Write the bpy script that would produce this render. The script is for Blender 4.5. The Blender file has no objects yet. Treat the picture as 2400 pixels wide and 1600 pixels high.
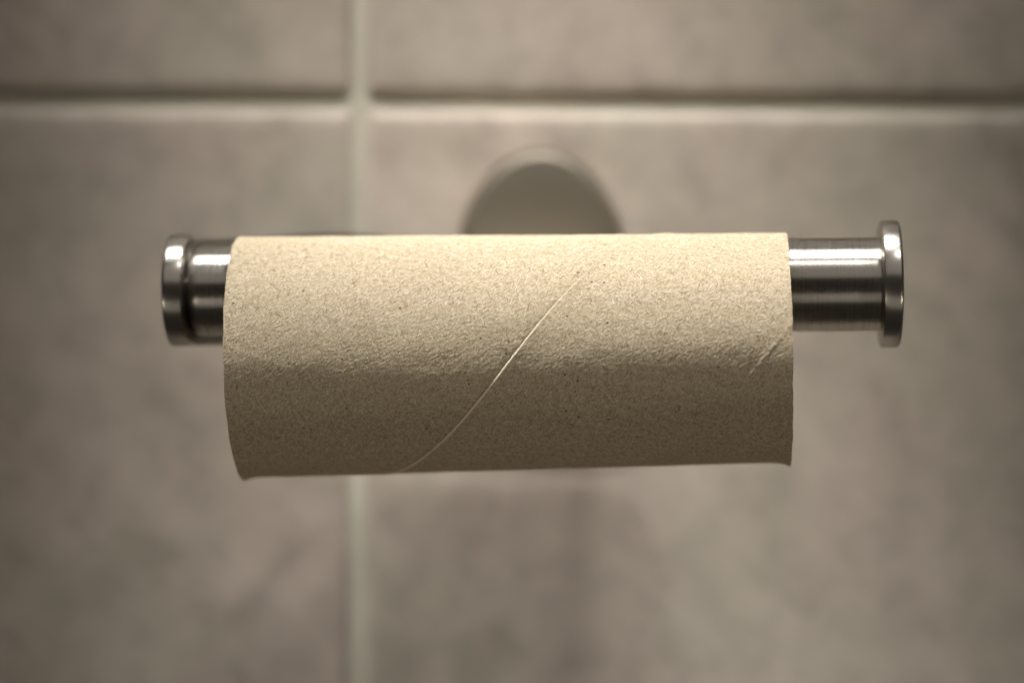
import bpy, bmesh, math, random
from mathutils import Vector, Matrix, noise as mnoise

random.seed(7)
scene = bpy.context.scene
C = scene.collection
R = math.radians
MM = 0.001
K = 0.076            # millimetres per photograph pixel at the rod's distance
D = 470.0            # camera to rod axis, mm

# ------------------------------------------------------------------ camera
cam_data = bpy.data.cameras.new('camera')
cam = bpy.data.objects.new('camera', cam_data)
C.objects.link(cam)
cam.location = (0, -D * MM, 0)
cam.rotation_euler = (R(90), 0, 0)
cam_data.sensor_width = 36
cam_data.lens = 36 * D / (2400 * K)
cam_data.clip_start = 0.01
cam_data.clip_end = 20
cam_data.dof.use_dof = True
cam_data.dof.focus_distance = 0.4515
cam_data.dof.aperture_fstop = 4.9
scene.camera = cam

# ------------------------------------------------------------------ world, view
world = bpy.data.worlds.new('World')
scene.world = world
world.use_nodes = True
bg = world.node_tree.nodes['Background']
bg.inputs[0].default_value = (1.0, 0.86, 0.68, 1)
bg.inputs[1].default_value = 0.022
scene.view_settings.view_transform = 'Standard'
scene.view_settings.look = 'None'
scene.view_settings.exposure = 0
scene.view_settings.gamma = 1
scene.cycles.use_denoising = True

# ------------------------------------------------------------------ lamps
def aim(o, target):
    z = (Vector(o.location) - Vector(target)).normalized()
    x = Vector((1, 0, 0))
    x = (x - z * x.dot(z)).normalized()              # beam's wide axis runs along the wall
    y = z.cross(x)
    o.rotation_euler = Matrix((x, y, z)).transposed().to_euler()

def spot(name, loc, target, power, half, blend, radius, scale=(1, 1, 1), color=(1, .962, .90)):
    l = bpy.data.lights.new(name, 'SPOT')
    l.energy = power
    l.spot_size = R(half * 2)
    l.spot_blend = blend
    l.shadow_soft_size = radius
    l.color = color
    o = bpy.data.objects.new(name, l)
    C.objects.link(o)
    o.location = loc
    aim(o, target)
    o.scale = scale
    return o

def area(name, loc, target, power, sx, sy, color=(1, .9, .78)):
    l = bpy.data.lights.new(name, 'AREA')
    l.shape = 'RECTANGLE'
    l.size, l.size_y = sx, sy
    l.energy = power
    l.color = color
    o = bpy.data.objects.new(name, l)
    C.objects.link(o)
    o.location = loc
    aim(o, target)
    return o

# the lamp over the holder, then added spots that wash the tiles
spot('key_lamp', (-0.05, -0.098, 0.60), (0.026, -0.012, 0.0), 35.5, 15.5, 1.0, 0.042, (1.0, .37, 1))
spot('side_lamp', (0.22, -0.39, 0.56), (0.012, -0.012, 0.0), 4.2, 11, 1.0, 0.03, (1.0, .36, 1))
for lx, lp in ((-.46, 205), (-.25, 185), (-.03, 165), (.19, 155), (.40, 165)):     # added narrow spots: bright pool mid-wall, darker corners, softer shadows
    spot('tile_fill', (lx, -0.22, 0.94), (.004 + .02 * lx, 0.066, 0.018), lp * 1.04, 4.6, 1.0, 0.066, (1.0, .15, 1))
# added warm spots from low on both sides, lifting the tube's shaded underside
spot('tube_fill', (-0.80, -0.52, -0.40), (0, -.01, -.004), 8.0, 5.0, 1.0, 0.09, color=(1, .88, .68))
spot('tube_fill', (0.80, -0.52, -0.40), (0, -.01, -.004), 8.0, 5.0, 1.0, 0.09, color=(1, .88, .68))
# light coming back from the room in front and from the floor
area('room_bounce', (0.1, -1.35, 0.95), (0, 0, 0), 2.7, 3.0, 1.10)
area('floor_bounce', (0.0, -1.05, -0.70), (0, 0, 0), 0.8, 2.6, 0.48)

# ------------------------------------------------------------------ helpers
def link(name, me, mat=None, parent=None):
    o = bpy.data.objects.new(name, me)
    C.objects.link(o)
    if mat is not None and not me.materials:
        me.materials.append(mat)
    if parent is not None:
        o.parent = parent
    return o

def from_bm(name, bm, mat, parent=None, smooth=True):
    me = bpy.data.meshes.new(name)
    bm.to_mesh(me)
    bm.free()
    if smooth:
        for p in me.polygons:
            p.use_smooth = True
    return link(name, me, mat, parent)

def empty(name, loc, rot=(0, 0, 0)):
    o = bpy.data.objects.new(name, None)
    C.objects.link(o)
    o.empty_display_size = 0.02
    o.location = loc
    o.rotation_euler = rot
    return o

def tag(o, label, cat, kind=None):
    o['label'] = label
    o['category'] = cat
    if kind:
        o['kind'] = kind

class Nodes:
    """small wrapper that keeps node graphs readable"""
    def __init__(self, name):
        self.mat = bpy.data.materials.new(name)
        self.mat.use_nodes = True
        self.t = self.mat.node_tree
        self.bsdf = self.t.nodes['Principled BSDF']
    def n(self, kind, inputs=None, **props):
        nd = self.t.nodes.new(kind)
        for k, v in props.items():
            setattr(nd, k, v)
        for k, v in (inputs or {}).items():
            if isinstance(v, bpy.types.NodeSocket):
                self.t.links.new(v, nd.inputs[k])
            else:
                nd.inputs[k].default_value = v
        return nd
    def to(self, sock, name):
        self.t.links.new(sock, self.bsdf.inputs[name])
    def ramp(self, fac, stops, interp='LINEAR'):
        nd = self.t.nodes.new('ShaderNodeValToRGB')
        self.t.links.new(fac, nd.inputs[0])
        cr = nd.color_ramp
        cr.interpolation = interp
        while len(cr.elements) < len(stops):
            cr.elements.new(0.5)
        for e, (p, c) in zip(cr.elements, stops):
            e.position = p
            e.color = (c, c, c, 1) if isinstance(c, (int, float)) else (*c, 1)
        return nd.outputs[0]
    def mix(self, fac, a, b, blend='MIX'):
        nd = self.t.nodes.new('ShaderNodeMix')
        nd.data_type = 'RGBA'
        nd.blend_type = blend
        for i, v in ((0, fac), (6, a), (7, b)):
            if isinstance(v, bpy.types.NodeSocket):
                self.t.links.new(v, nd.inputs[i])
            else:
                nd.inputs[i].default_value = v if i == 0 else (*v, 1)
        return nd.outputs[2]
    def math(self, op, a, b=0.0):
        nd = self.t.nodes.new('ShaderNodeMath')
        nd.operation = op
        for i, v in ((0, a), (1, b)):
            if isinstance(v, bpy.types.NodeSocket):
                self.t.links.new(v, nd.inputs[i])
            else:
                nd.inputs[i].default_value = v
        return nd.outputs[0]

# ------------------------------------------------------------------ materials
def mat_tile():
    g = Nodes('glazed_tile')
    geo = g.n('ShaderNodeNewGeometry')
    info = g.n('ShaderNodeObjectInfo')
    off = g.n('ShaderNodeVectorMath', {0: (3.1, 1.7, 2.3), 'Scale': info.outputs['Random']}, operation='SCALE')
    pos = g.n('ShaderNodeVectorMath', {0: geo.outputs['Position'], 1: off.outputs[0]}, operation='ADD')
    m1 = g.n('ShaderNodeMapping', {'Vector': pos.outputs[0], 'Rotation': (0, R(45), 0), 'Scale': (1.6, 1.0, .5)}, vector_type='TEXTURE')
    cloud = g.n('ShaderNodeTexNoise', {'Vector': m1.outputs[0], 'Scale': 36.0, 'Detail': 4.0, 'Roughness': .55, 'Distortion': .9})
    blot = g.n('ShaderNodeTexNoise', {'Vector': pos.outputs[0], 'Scale': 115.0, 'Detail': 3.0, 'Roughness': .6, 'Distortion': .3})
    hue = g.n('ShaderNodeTexNoise', {'Vector': pos.outputs[0], 'Scale': 33.0, 'Detail': 2.0})
    c1 = g.ramp(cloud.outputs[0], [(.32, (.38, .325, .28)), (.5, (.47, .41, .357)), (.68, (.56, .49, .432))])
    c2 = g.ramp(blot.outputs[0], [(.35, (.29, .25, .212)), (.50, (.47, .41, .353)), (.67, (.585, .512, .444))])
    col = g.mix(.45, c1, c2)
    col = g.mix(g.ramp(hue.outputs[0], [(.4, 0.0), (.65, .35)]), col, (.44, .43, .345))
    col = g.mix(g.ramp(hue.outputs[0], [(.34, .25), (.56, 0.0)]), col, (.51, .43, .38))
    g.to(col, 'Base Color')
    g.bsdf.inputs['Roughness'].default_value = .42
    g.bsdf.inputs['Specular IOR Level'].default_value = .35
    fine = g.n('ShaderNodeTexNoise', {'Vector': pos.outputs[0], 'Scale': 190.0, 'Detail': 3.0})
    b = g.n('ShaderNodeBump', {'Height': fine.outputs[0], 'Strength': .25, 'Distance': .0006})
    g.to(b.outputs[0], 'Normal')
    return g.mat

def mat_grout():
    g = Nodes('pale_grout')
    geo = g.n('ShaderNodeNewGeometry')
    nz = g.n('ShaderNodeTexNoise', {'Vector': geo.outputs['Position'], 'Scale': 60.0, 'Detail': 4.0})
    g.to(g.ramp(nz.outputs[0], [(.3, (.49, .465, .385)), (.7, (.60, .575, .485))]), 'Base Color')
    g.bsdf.inputs['Roughness'].default_value = .9
    n2 = g.n('ShaderNodeTexNoise', {'Vector': geo.outputs['Position'], 'Scale': 1500.0, 'Detail': 2.0})
    b = g.n('ShaderNodeBump', {'Height': n2.outputs[0], 'Strength': .4, 'Distance': .0003})
    g.to(b.outputs[0], 'Normal')
    return g.mat

def mat_steel(name, rough, aniso, axis='X', brush=True, col=(.60, .575, .535), edge=.55):
    g = Nodes(name)
    g.bsdf.inputs['Base Color'].default_value = (*col, 1)
    g.bsdf.inputs['Metallic'].default_value = 1
    g.bsdf.inputs['Specular Tint'].default_value = (edge, edge * .97, edge * .93, 1)
    g.bsdf.inputs['Roughness'].default_value = rough
    if aniso:
        g.bsdf.inputs['Anisotropic'].default_value = aniso
        g.bsdf.inputs['Anisotropic Rotation'].default_value = .25
        tg = g.n('ShaderNodeTangent', direction_type='RADIAL', axis=axis)
        g.to(tg.outputs[0], 'Tangent')
    if brush:
        tc = g.n('ShaderNodeTexCoord')
        mp = g.n('ShaderNodeMapping', {'Vector': tc.outputs['Object'], 'Scale': (9000, 60, 60)})
        nz = g.n('ShaderNodeTexNoise', {'Vector': mp.outputs[0], 'Scale': 1.0, 'Detail': 3.0, 'Roughness': .6})
        rr = g.ramp(nz.outputs[0], [(.3, rough * .88), (.7, rough * 1.14)])
        g.to(rr, 'Roughness')
        g.to(g.mix(g.ramp(nz.outputs[0], [(.35, 0.), (.65, 1.)]), [c * .94 for c in col], [c * 1.05 for c in col]), 'Base Color')
        b = g.n('ShaderNodeBump', {'Height': nz.outputs[0], 'Strength': .05, 'Distance': .00002})
        g.to(b.outputs[0], 'Normal')
    return g.mat

def mat_card():
    g = Nodes('grey_brown_cardboard')
    uv = g.n('ShaderNodeUVMap', uv_map='UVMap')      # millimetres along and around the tube
    v = uv.outputs[0]
    def nz(scale, rot=0.0, sc=(1, 1, 1), detail=3.0, rough=.6, dist=0.0):
        mp = g.n('ShaderNodeMapping', {'Vector': v, 'Rotation': (0, 0, R(rot)), 'Scale': tuple(1 / c for c in sc)}, vector_type='TEXTURE')
        return g.n('ShaderNodeTexNoise', {'Vector': mp.outputs[0], 'Scale': scale, 'Detail': detail,
                                          'Roughness': rough, 'Distortion': dist}).outputs[0]
    big = nz(.12, detail=3)
    mid = nz(.9, detail=4)
    pulp = nz(2.6, rot=52, sc=(.6, 1.2, 1), detail=4, rough=.65, dist=.4)
    col = g.ramp(big, [(.3, (.50, .418, .288)), (.7, (.57, .48, .345))])
    col = g.mix(.5, col, g.ramp(mid, [(.34, (.40, .315, .20)), (.5, (.55, .46, .325)), (.66, (.67, .60, .48))]))
    col = g.mix(g.ramp(pulp, [(.34, .75), (.5, 0.0)]), col, (.32, .245, .15))
    col = g.mix(g.ramp(pulp, [(.54, 0.0), (.70, .65)]), col, (.72, .66, .56))
    # brown and pale fibres lying in several directions
    for rot, seed in ((20, 0.0), (-35, 31.0), (75, 57.0), (-70, 83.0)):
        mp = g.n('ShaderNodeMapping', {'Vector': v, 'Location': (seed, seed * .7, 0), 'Rotation': (0, 0, R(rot)), 'Scale': (2.4, .24, 1)}, vector_type='TEXTURE')
        f = g.n('ShaderNodeTexNoise', {'Vector': mp.outputs[0], 'Scale': 1.25, 'Detail': 2.0, 'Distortion': .8}).outputs[0]
        col = g.mix(g.ramp(f, [(.66, 0.0), (.70, .75)]), col, (.24, .155, .07))
        col = g.mix(g.ramp(f, [(.30, .7), (.34, 0.0)]), col, (.78, .71, .60))
    # dark specks and a few ochre spots
    vo = g.n('ShaderNodeTexVoronoi', {'Vector': v, 'Scale': .42, 'Randomness': 1.0}, feature='F1')
    keep = g.math('LESS_THAN', g.n('ShaderNodeSeparateColor', {0: vo.outputs['Color']}).outputs[0], .42)
    dot = g.math('MULTIPLY', g.ramp(vo.outputs['Distance'], [(.06, 1.0), (.11, 0.0)]), keep)
    col = g.mix(g.math('MULTIPLY', dot, .85), col, (.07, .05, .03))
    vo2 = g.n('ShaderNodeTexVoronoi', {'Vector': v, 'Scale': .14, 'Randomness': 1.0}, feature='F1')
    keep2 = g.math('LESS_THAN', g.n('ShaderNodeSeparateColor', {0: vo2.outputs['Color']}).outputs[1], .55)
    dot2 = g.math('MULTIPLY', g.ramp(g.math('ADD', vo2.outputs['Distance'], g.math('MULTIPLY', mid, .12)), [(.08, .7), (.16, 0.0)]), keep2)
    col = g.mix(dot2, col, (.30, .19, .07))
    cut = g.n('ShaderNodeAttribute', attribute_name='cut_edge').outputs['Fac']
    col = g.mix(g.math('MULTIPLY', cut, .9), col, (.86, .78, .63))
    g.to(col, 'Base Color')
    g.bsdf.inputs['Roughness'].default_value = .88
    g.bsdf.inputs['Specular IOR Level'].default_value = .2
    h = g.math('ADD', g.math('MULTIPLY', nz(2.3, rot=52, sc=(.7, 1.2, 1), detail=5, rough=.78, dist=.4), 1.0),
               g.math('MULTIPLY', nz(.45, detail=2), .6))
    b = g.n('ShaderNodeBump', {'Height': h, 'Strength': .9, 'Distance': .0003})
    g.to(b.outputs[0], 'Normal')
    return g.mat

def mat_fibre():
    g = Nodes('loose_paper_fibre')
    g.bsdf.inputs['Base Color'].default_value = (.66, .57, .43, 1)
    g.bsdf.inputs['Roughness'].default_value = .8
    return g.mat

M_TILE, M_GROUT = mat_tile(), mat_grout()
M_ROD = mat_steel('brushed_steel', .29, .86)
M_CAP = mat_steel('turned_steel', .27, .6, brush=False)
M_CHROME = mat_steel('polished_steel', .22, 0, brush=False, col=(.36, .345, .315), edge=.4)
M_PLATE = mat_steel('satin_plate', .40, 0, brush=False, col=(.37, .34, .285), edge=.6)
M_CARD, M_FIBRE = mat_card(), mat_fibre()

# ------------------------------------------------------------------ tiled wall
WALL_Y = 66.0
GAP = 3.2
GROUT = 1.15
TW, TH = 200.0, 200.0
GX, GZ = -31.3, 48.2            # centre of the joint crossing seen in the photograph

def tile_mesh():
    prof = [(0, 4.0), (0, 1.4), (.10, .95), (.35, .60), (.9, .30), (2.0, .10), (3.6, .03), (5.2, 0.0)]
    w, h = (TW - GAP) / 2, (TH - GAP) / 2
    bm = bmesh.new()
    rings = []
    for ins, dep in prof:
        rad = max(1.6 - ins * .2, .5)
        ring = []
        for cx, cz, a0 in ((1, 1, 0), (-1, 1, 90), (-1, -1, 180), (1, -1, 270)):
            for k in range(5):
                a = R(a0 + 90 * k / 4)
                ring.append(bm.verts.new(((cx * (w - ins - rad) + rad * math.cos(a)) * MM, dep * MM,
                                          (cz * (h - ins - rad) + rad * math.sin(a)) * MM)))
        rings.append(ring)
    n = len(rings[0])
    for a, b in zip(rings, rings[1:]):
        for i in range(n):
            bm.faces.new((a[i], a[(i + 1) % n], b[(i + 1) % n], b[i]))
    bm.faces.new(rings[-1])
    bmesh.ops.recalc_face_normals(bm, faces=bm.faces)
    me = bpy.data.meshes.new('tile')
    bm.to_mesh(me)
    bm.free()
    for p in me.polygons:
        p.use_smooth = True
    me.materials.append(M_TILE)
    return me

# the mortar bed is the wall itself, the tiles are set into it
bm = bmesh.new()
bmesh.ops.create_cube(bm, size=1)
for v in bm.verts:
    v.co = Vector((v.co.x * .80, (v.co.y + .5) * .030, v.co.z * .80))
wall = from_bm('tiled_wall', bm, M_GROUT, smooth=False)
wall.location = (0, (WALL_Y + GROUT) * MM, 0)
wall.rotation_euler = (0, R(.28), 0)
tag(wall, 'beige grey tiled bathroom wall with pale recessed joints behind the holder', 'wall')
wall['kind'] = 'structure'
tm = tile_mesh()
for i in range(-2, 2):
    for j in range(-2, 2):
        cx, cz = GX + (i + .5) * TW, GZ + (j + .5) * TH
        t = link('tile', tm, parent=wall)
        t.location = (cx * MM, (-GROUT + random.uniform(-.06, .06)) * MM, cz * MM)
        t.rotation_euler = (R(random.uniform(-.05, .05)), 0, R(random.uniform(-.05, .05)))

# ------------------------------------------------------------------ roll holder
def lathe(prof, seg=96, axis='x'):
    """revolve (along, radius) pairs in mm round the x axis"""
    bm = bmesh.new()
    rings = []
    for a, r in prof:
        if r < 1e-6:
            rings.append([bm.verts.new((a * MM, 0, 0))])
        else:
            rings.append([bm.verts.new((a * MM, -r * math.cos(2 * math.pi * k / seg) * MM,
                                        r * math.sin(2 * math.pi * k / seg) * MM)) for k in range(seg)])
    for p, q in zip(rings, rings[1:]):
        for k in range(seg):
            k2 = (k + 1) % seg
            if len(p) == 1 and len(q) == 1:
                continue
            if len(p) == 1:
                bm.faces.new((p[0], q[k2], q[k]))
            elif len(q) == 1:
                bm.faces.new((p[k], p[k2], q[0]))
            else:
                bm.faces.new((p[k], p[k2], q[k2], q[k]))
    bmesh.ops.recalc_face_normals(bm, faces=bm.faces)
    return bm

def sharpen(o, deg=35):
    o.data.set_sharp_from_angle(angle=R(deg))

ROD_R = 8.25
holder = empty('toilet_roll_holder', (3.1 * MM, 0, 9.65 * MM), (0, R(-.42), R(-3.5)))
tag(holder, 'brushed steel toilet roll holder with round end discs mounted on the tiled wall', 'toilet roll holder')
# the rod has an eased left end and a narrow turned-down neck before the left disc
rod_prof = [(-60.9, 2.8), (-60.4, 2.8), (-60.2, 2.8), (-60.2, 6.9), (-60.05, 7.4), (-59.6, 7.9), (-58.9, 8.18), (-58.0, ROD_R)]
rod_prof += [(x, ROD_R) for x in (-55, -30, 0, 30, 58)] + [(61.4, ROD_R), (61.7, 8.3), (61.85, 8.55)]
rod = from_bm('rod', lathe(rod_prof), M_ROD, holder)
sharpen(rod, 40)

def end_cap(x0, x1, r, outer):
    # x0 = inner face, x1 = outer face; a turned disc with eased edges and a slightly domed outer face
    s = 1 if x1 > x0 else -1
    t = abs(x1 - x0)
    pts = [(0, 0), (0, r - 1.2), (.02, r - .7), (.1, r - .32), (.2, r - .1), (.34, r), (t - .75, r), (t - .62, r - .03),
           (t - .42, r - .14), (t - .27, r - .34), (t - .17, r - .7), (t - .12, r - 1.7), (t, r - 3.0), (t + .15, r * .45), (t + .2, 0)]
    o = from_bm('end_cap', lathe([(x0 + s * a, q) for a, q in pts]), M_CAP, holder)
    return o
end_cap(61.9, 65.5, 11.25, 1)
end_cap(-60.7, -64.6, 10.1, -1)
def sweep(path, prof_fn, closed_ends=True):
    """sweep a closed section along points (mm); section axes: z up and the horizontal normal of the path"""
    bm = bmesh.new()
    rings = []
    n = len(path)
    for i, p in enumerate(path):
        a = path[max(i - 1, 0)]
        b = path[min(i + 1, n - 1)]
        d = (b - a).normalized()
        side = d.cross(Vector((0, 0, 1))).normalized()
        up = side.cross(d).normalized()
        rings.append([bm.verts.new((p + side * s + up * u) * MM) for s, u in prof_fn(i / (n - 1))])
    m = len(rings[0])
    for p, q in zip(rings, rings[1:]):
        for k in range(m):
            bm.faces.new((p[k], p[(k + 1) % m], q[(k + 1) % m], q[k]))
    if closed_ends:
        bm.faces.new(rings[0])
        bm.faces.new(list(reversed(rings[-1])))
    bmesh.ops.recalc_face_normals(bm, faces=bm.faces)
    return bm

def rounded(half_t, half_h, r, seg=8):
    pts = []
    for cx, cz, a0 in ((1, 1, 0), (-1, 1, 90), (-1, -1, 180), (1, -1, 270)):
        for k in range(seg + 1):
            a = R(a0 + 90 * k / seg)
            pts.append((cx * (half_t - r) + r * math.cos(a), cz * (half_h - r) + r * math.sin(a)))
    return pts

# the arm: a round bar behind the rod that runs back from the left end, bends and crosses to the wall plate
ctrl = [(-63.2, 10.4, -.25), (-54, 10.4, -.05), (-48, 11.5, .3), (-42.5, 16, .8), (-37.5, 23, 1.2), (-32.5, 31, 1.2),
        (-25.5, 38.5, .3), (-15, 42.8, -.6), (-4, 43.8, -.8), (4, 44, -.8)]
ctrl = [Vector(c) for c in ctrl]
path = []
for k in range(len(ctrl) - 1):
    p0, p1, p2, p3 = ctrl[max(k - 1, 0)], ctrl[k], ctrl[k + 1], ctrl[min(k + 2, len(ctrl) - 1)]
    for q in range(5):
        t = q / 5
        path.append(.5 * (2 * p1 + (p2 - p0) * t + (2 * p0 - 5 * p1 + 4 * p2 - p3) * t * t + (3 * p1 - p0 - 3 * p2 + p3) * t ** 3))
path.append(ctrl[-1])
arm = from_bm('arm', sweep(path, lambda t: [(9.7 * math.cos(2 * math.pi * k / 64), 9.7 * math.sin(2 * math.pi * k / 64)) for k in range(64)]), M_CHROME, holder)
sharpen(arm, 50)
post = from_bm('post', lathe([(0, 0), (0, 4.7), (.3, 5), (16, 5)]), M_CHROME, holder)
post.location = (3.6 * MM, 44 * MM, -.8 * MM)
post.rotation_euler = (0, 0, R(90 + 3.5))

# wall plate: an arched escutcheon, square to the wall (undo the holder's small turn)
def plate():
    bm = bmesh.new()
    n = 96
    rings = []
    # (half width, half height, distance in front of the wall): sloping side, eased edge, nearly flat face
    for a, b, y in ((17.4, 24.9, 0), (17.3, 24.8, .8), (15.6, 23.0, 6.0), (15.5, 22.9, 6.25), (15.2, 22.6, 6.42), (14.8, 22.2, 6.5),
                    (10, 16, 6.8), (5, 8, 6.95)):
        rings.append([bm.verts.new((a * math.cos(2 * math.pi * k / n) * MM, -y * MM, b * math.sin(2 * math.pi * k / n) * MM)) for k in range(n)])
    for p, q in zip(rings, rings[1:]):
        for k in range(n):
            bm.faces.new((p[k], p[(k + 1) % n], q[(k + 1) % n], q[k]))
    bm.faces.new(rings[-1])
    bmesh.ops.recalc_face_normals(bm, faces=bm.faces)
    return bm
wp = from_bm('wall_plate', plate(), M_PLATE, holder)
sharpen(wp, 20)
bpy.context.view_layer.update()
wp.matrix_parent_inverse = holder.matrix_world.inverted()
wp.location = (5.9 * MM, (WALL_Y + .2) * MM, 14.5 * MM)

# ------------------------------------------------------------------ cardboard tube
LEN = 97.2
HALF = LEN / 2
SLOPE = .295          # mm along the tube per degree round it
X0 = 1.5
PITCH = 360 * SLOPE
THK = .8
RT = 21.0

def seam_height(w, x=0.0):
    """height of the outer ply above the mean surface at distance w (mm) from its butt joint"""
    w = (w + PITCH / 2) % PITCH - PITCH / 2
    if w >= .22:
        h = .17 * math.exp(-(w - .22) / 1.6)
    elif w > -.14:
        h = -.20 + .37 * (w + .14) / .36
    else:
        h = -.20 * math.exp((w + .14) / .5)
    w2 = (w + PITCH) % PITCH - PITCH * .41      # faint ridge of the inner ply's joint
    near_end = min(1.0, max(0.0, (abs(x) - 35) / 9))
    h += near_end * (.085 * math.exp(-(w2 / .38) ** 2) - .04 * math.exp(-((w2 + 1.3) / .9) ** 2))
    return h

CA, SA = math.cos(R(52)), math.sin(R(52))
def relief(x, th):
    """felted surface of the paper, mm"""
    if math.cos(th) < -.25:
        return 0.0
    v = th * RT
    p, q = x * CA + v * SA, -x * SA + v * CA
    h = .024 * mnoise.noise(Vector((p * .9, q * 1.5, 3.3)))
    h += .032 * mnoise.noise(Vector((p * 2.0, q * 2.6, 9.1)))
    h += .042 * mnoise.noise(Vector((x * 3.3, v * 3.3, 5.0)))
    h += .022 * mnoise.noise(Vector((x * .33, v * .33, 17.0)))
    return h

def tube_point(x, th, w, inner):
    t = (x + HALF) / LEN
    a = 21.55 + (20.25 - 21.55) * t                  # half height, left to right
    b = 20.7 + (21.9 - 20.7) * t                     # half depth
    ed = min(x + HALF, HALF - x)
    nv = mnoise.noise(Vector((x * .045, 2.2 * math.cos(th), 2.2 * math.sin(th))))
    r = .16 * nv + .05 * mnoise.noise(Vector((x * .2, 6 * math.cos(th), 6 * math.sin(th) + 9)))
    low = max(0.0, math.cos(th + math.pi / 2 + (0.12 if x < 0 else -.05))) ** 10
    r += (.75 * low + .10) * math.exp(-ed / 1.3)
    r -= .30 * math.exp(-ed / 7.0) * max(0.0, math.cos(th + math.pi / 2)) ** 6 * (1 if x < 0 else .6)
    if inner:
        r -= THK
    else:
        r += seam_height(w, x) + relief(x, th)
    xx = x
    fade = math.exp(-ed / 1.0)
    xx += fade * (.16 * mnoise.noise(Vector((3.0 if x < 0 else 8.0, 5 * math.cos(th), 5 * math.sin(th)))) +
                  .07 * mnoise.noise(Vector((30.0 if x < 0 else 80.0, 22 * math.cos(th), 22 * math.sin(th)))))
    return (xx * MM, -(b + r) * math.cos(th) * MM, (a + r) * math.sin(th) * MM)

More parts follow.
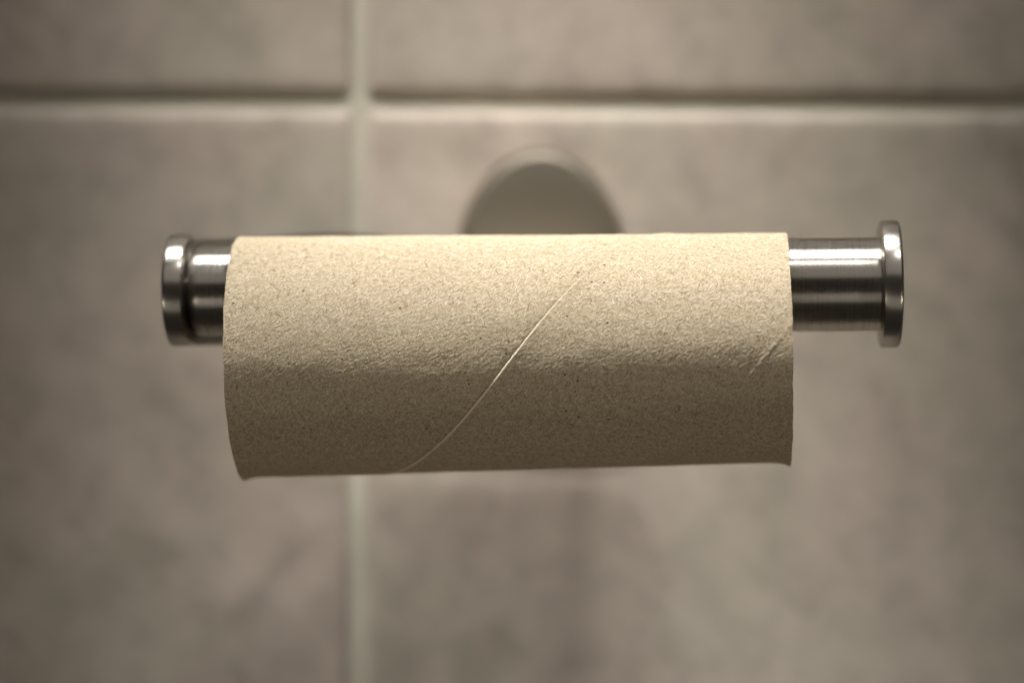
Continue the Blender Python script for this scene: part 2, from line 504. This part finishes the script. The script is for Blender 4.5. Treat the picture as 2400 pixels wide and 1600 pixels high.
def build_tube():
    base = [0.0, .10, .22, .36, .52]
    q = .7
    while q < PITCH - .75:
        base.append(q)
        q += .19
    base += [PITCH - .62, PITCH - .44, PITCH - .28, PITCH - .14]
    ws = [b + k * PITCH for k in (-2, -1, 0, 1) for b in base]
    # angles: fine where the light grazes and the camera looks, coarse behind
    degs = [-180 + 4 * k for k in range(21)]
    degs += [-100 + .5 * k for k in range(1, 401)]
    degs += [100 + 4 * k for k in range(1, 21)]
    bm = bmesh.new()
    lay = bm.verts.layers.float.new('w')
    lsm = bm.verts.layers.float.new('cut_edge')
    prev = None
    for deg in degs:
        xs = X0 + SLOPE * deg
        row = {}
        fade = min(1.0, max(.35, (30 - deg) / 30)) * min(1.0, max(0.0, (46 - deg) / 16))
        for i, w in enumerate(ws):
            if abs(xs + w) > HALF + 1.6:
                continue
            v = bm.verts.new((xs + w, deg, 0))
            v[lay] = w
            ww = (w + PITCH / 2) % PITCH - PITCH / 2
            v[lsm] = fade if .05 < ww < .4 else 0.0
            row[i] = v
        if prev:
            for i in row:
                if i + 1 in row and i in prev and i + 1 in prev:
                    bm.faces.new((prev[i], prev[i + 1], row[i + 1], row[i]))
        prev = row
    loose = [v for v in bm.verts if not v.link_faces]
    bmesh.ops.delete(bm, geom=loose, context='VERTS')
    for sx in (-1, 1):
        bmesh.ops.bisect_plane(bm, geom=bm.verts[:] + bm.edges[:] + bm.faces[:], plane_co=(sx * HALF, 0, 0),
                               plane_no=(sx, 0, 0), clear_outer=True, dist=1e-5)
    # flat strip (x mm, degrees) -> uv, then wrap
    uvl = bm.loops.layers.uv.new('UVMap')
    arc = math.pi * RT / 180
    for f in bm.faces:
        for l in f.loops:
            l[uvl].uv = (l.vert.co.x + 100, l.vert.co.y * arc + 100)
    flat = {}
    for v in bm.verts:
        flat[v] = (v.co.x, v.co.y)
    inner = {}
    outer_faces = list(bm.faces)
    outer_edges = list(bm.edges)
    def w_of(x, deg):
        return x - (X0 + SLOPE * deg)
    # outer skin, inner skin (coarser is not needed), end rims
    for v, (x, deg) in list(flat.items()):
        nv = bm.verts.new(tube_point(x, R(deg), 0, True))
        inner[v] = nv
    for f in outer_faces:
        nf = bm.faces.new([inner[v] for v in reversed(f.verts)])
        for l in nf.loops:
            l[uvl].uv = (0, 0)
        for lo, ln in zip(reversed(list(f.loops)), nf.loops):
            ln[uvl].uv = lo[uvl].uv
    for e in outer_edges:
        if len(e.link_faces) == 1:
            a, b = e.verts
            if abs(abs(flat[a][0]) - HALF) < 1e-3 and abs(abs(flat[b][0]) - HALF) < 1e-3:
                f = e.link_faces[0]
                vs = list(f.verts)
                ia, ib = vs.index(a), vs.index(b)
                if (ia + 1) % len(vs) != ib:
                    a, b = b, a
                nf = bm.faces.new((b, a, inner[a], inner[b]))
                for l in nf.loops:
                    vv = l.vert
                    src = vv if vv in flat else (a if vv is inner[a] else b)
                    l[uvl].uv = (flat[src][0] + 100 + (0 if vv in flat else THK), flat[src][1] * arc + 100)
    for v, (x, deg) in flat.items():
        v.co = tube_point(x, R(deg), w_of(x, deg), False)
    bmesh.ops.remove_doubles(bm, verts=bm.verts, dist=2e-6)
    bmesh.ops.recalc_face_normals(bm, faces=bm.faces)
    return bm

tube = empty('cardboard_tube', (.25 * MM, 0, -2.04 * MM), (0, R(-1.07), R(-3.5)))
tag(tube, 'empty grey brown cardboard toilet roll tube with a spiral seam hanging on the steel rod', 'cardboard tube')
skin = from_bm('tube_wall', build_tube(), M_CARD, tube)
sharpen(skin, 38)

# loose fibres standing a hair above the paper
def fibres(count):
    bm = bmesh.new()
    for _ in range(count):
        x = random.uniform(-HALF + 1, HALF - 1)
        deg = random.uniform(-88, 88)
        L = random.uniform(.35, 1.5)
        wd = random.uniform(.025, .05)
        ang = random.gauss(R(50), .9)
        bend = random.uniform(-1.2, 1.2)
        lift = random.uniform(.03, .11)
        prev = None
        for k in range(4):
            s = k / 3
            aa = ang + bend * (s - .5)
            xx = x + L * (s - .5) * math.cos(aa)
            dd = deg + L * (s - .5) * math.sin(aa) / (math.pi * RT / 180)
            px, pd = -math.sin(aa) * wd / 2, math.cos(aa) * wd / 2 / (math.pi * RT / 180)
            pair = []
            for sg in (-1, 1):
                p = Vector(tube_point(xx + sg * px, R(dd + sg * pd), xx - (X0 + SLOPE * dd), False))
                th = R(dd)
                up = lift * math.sin(math.pi * (s * .85 + .1)) * MM
                p += Vector((0, -math.cos(th), math.sin(th))) * up
                pair.append(bm.verts.new(p))
            if prev:
                bm.faces.new((prev[0], prev[1], pair[1], pair[0]))
            prev = pair
    return bm
fz = from_bm('paper_fibre', fibres(2600), M_FIBRE, tube)
fz['kind'] = 'stuff'
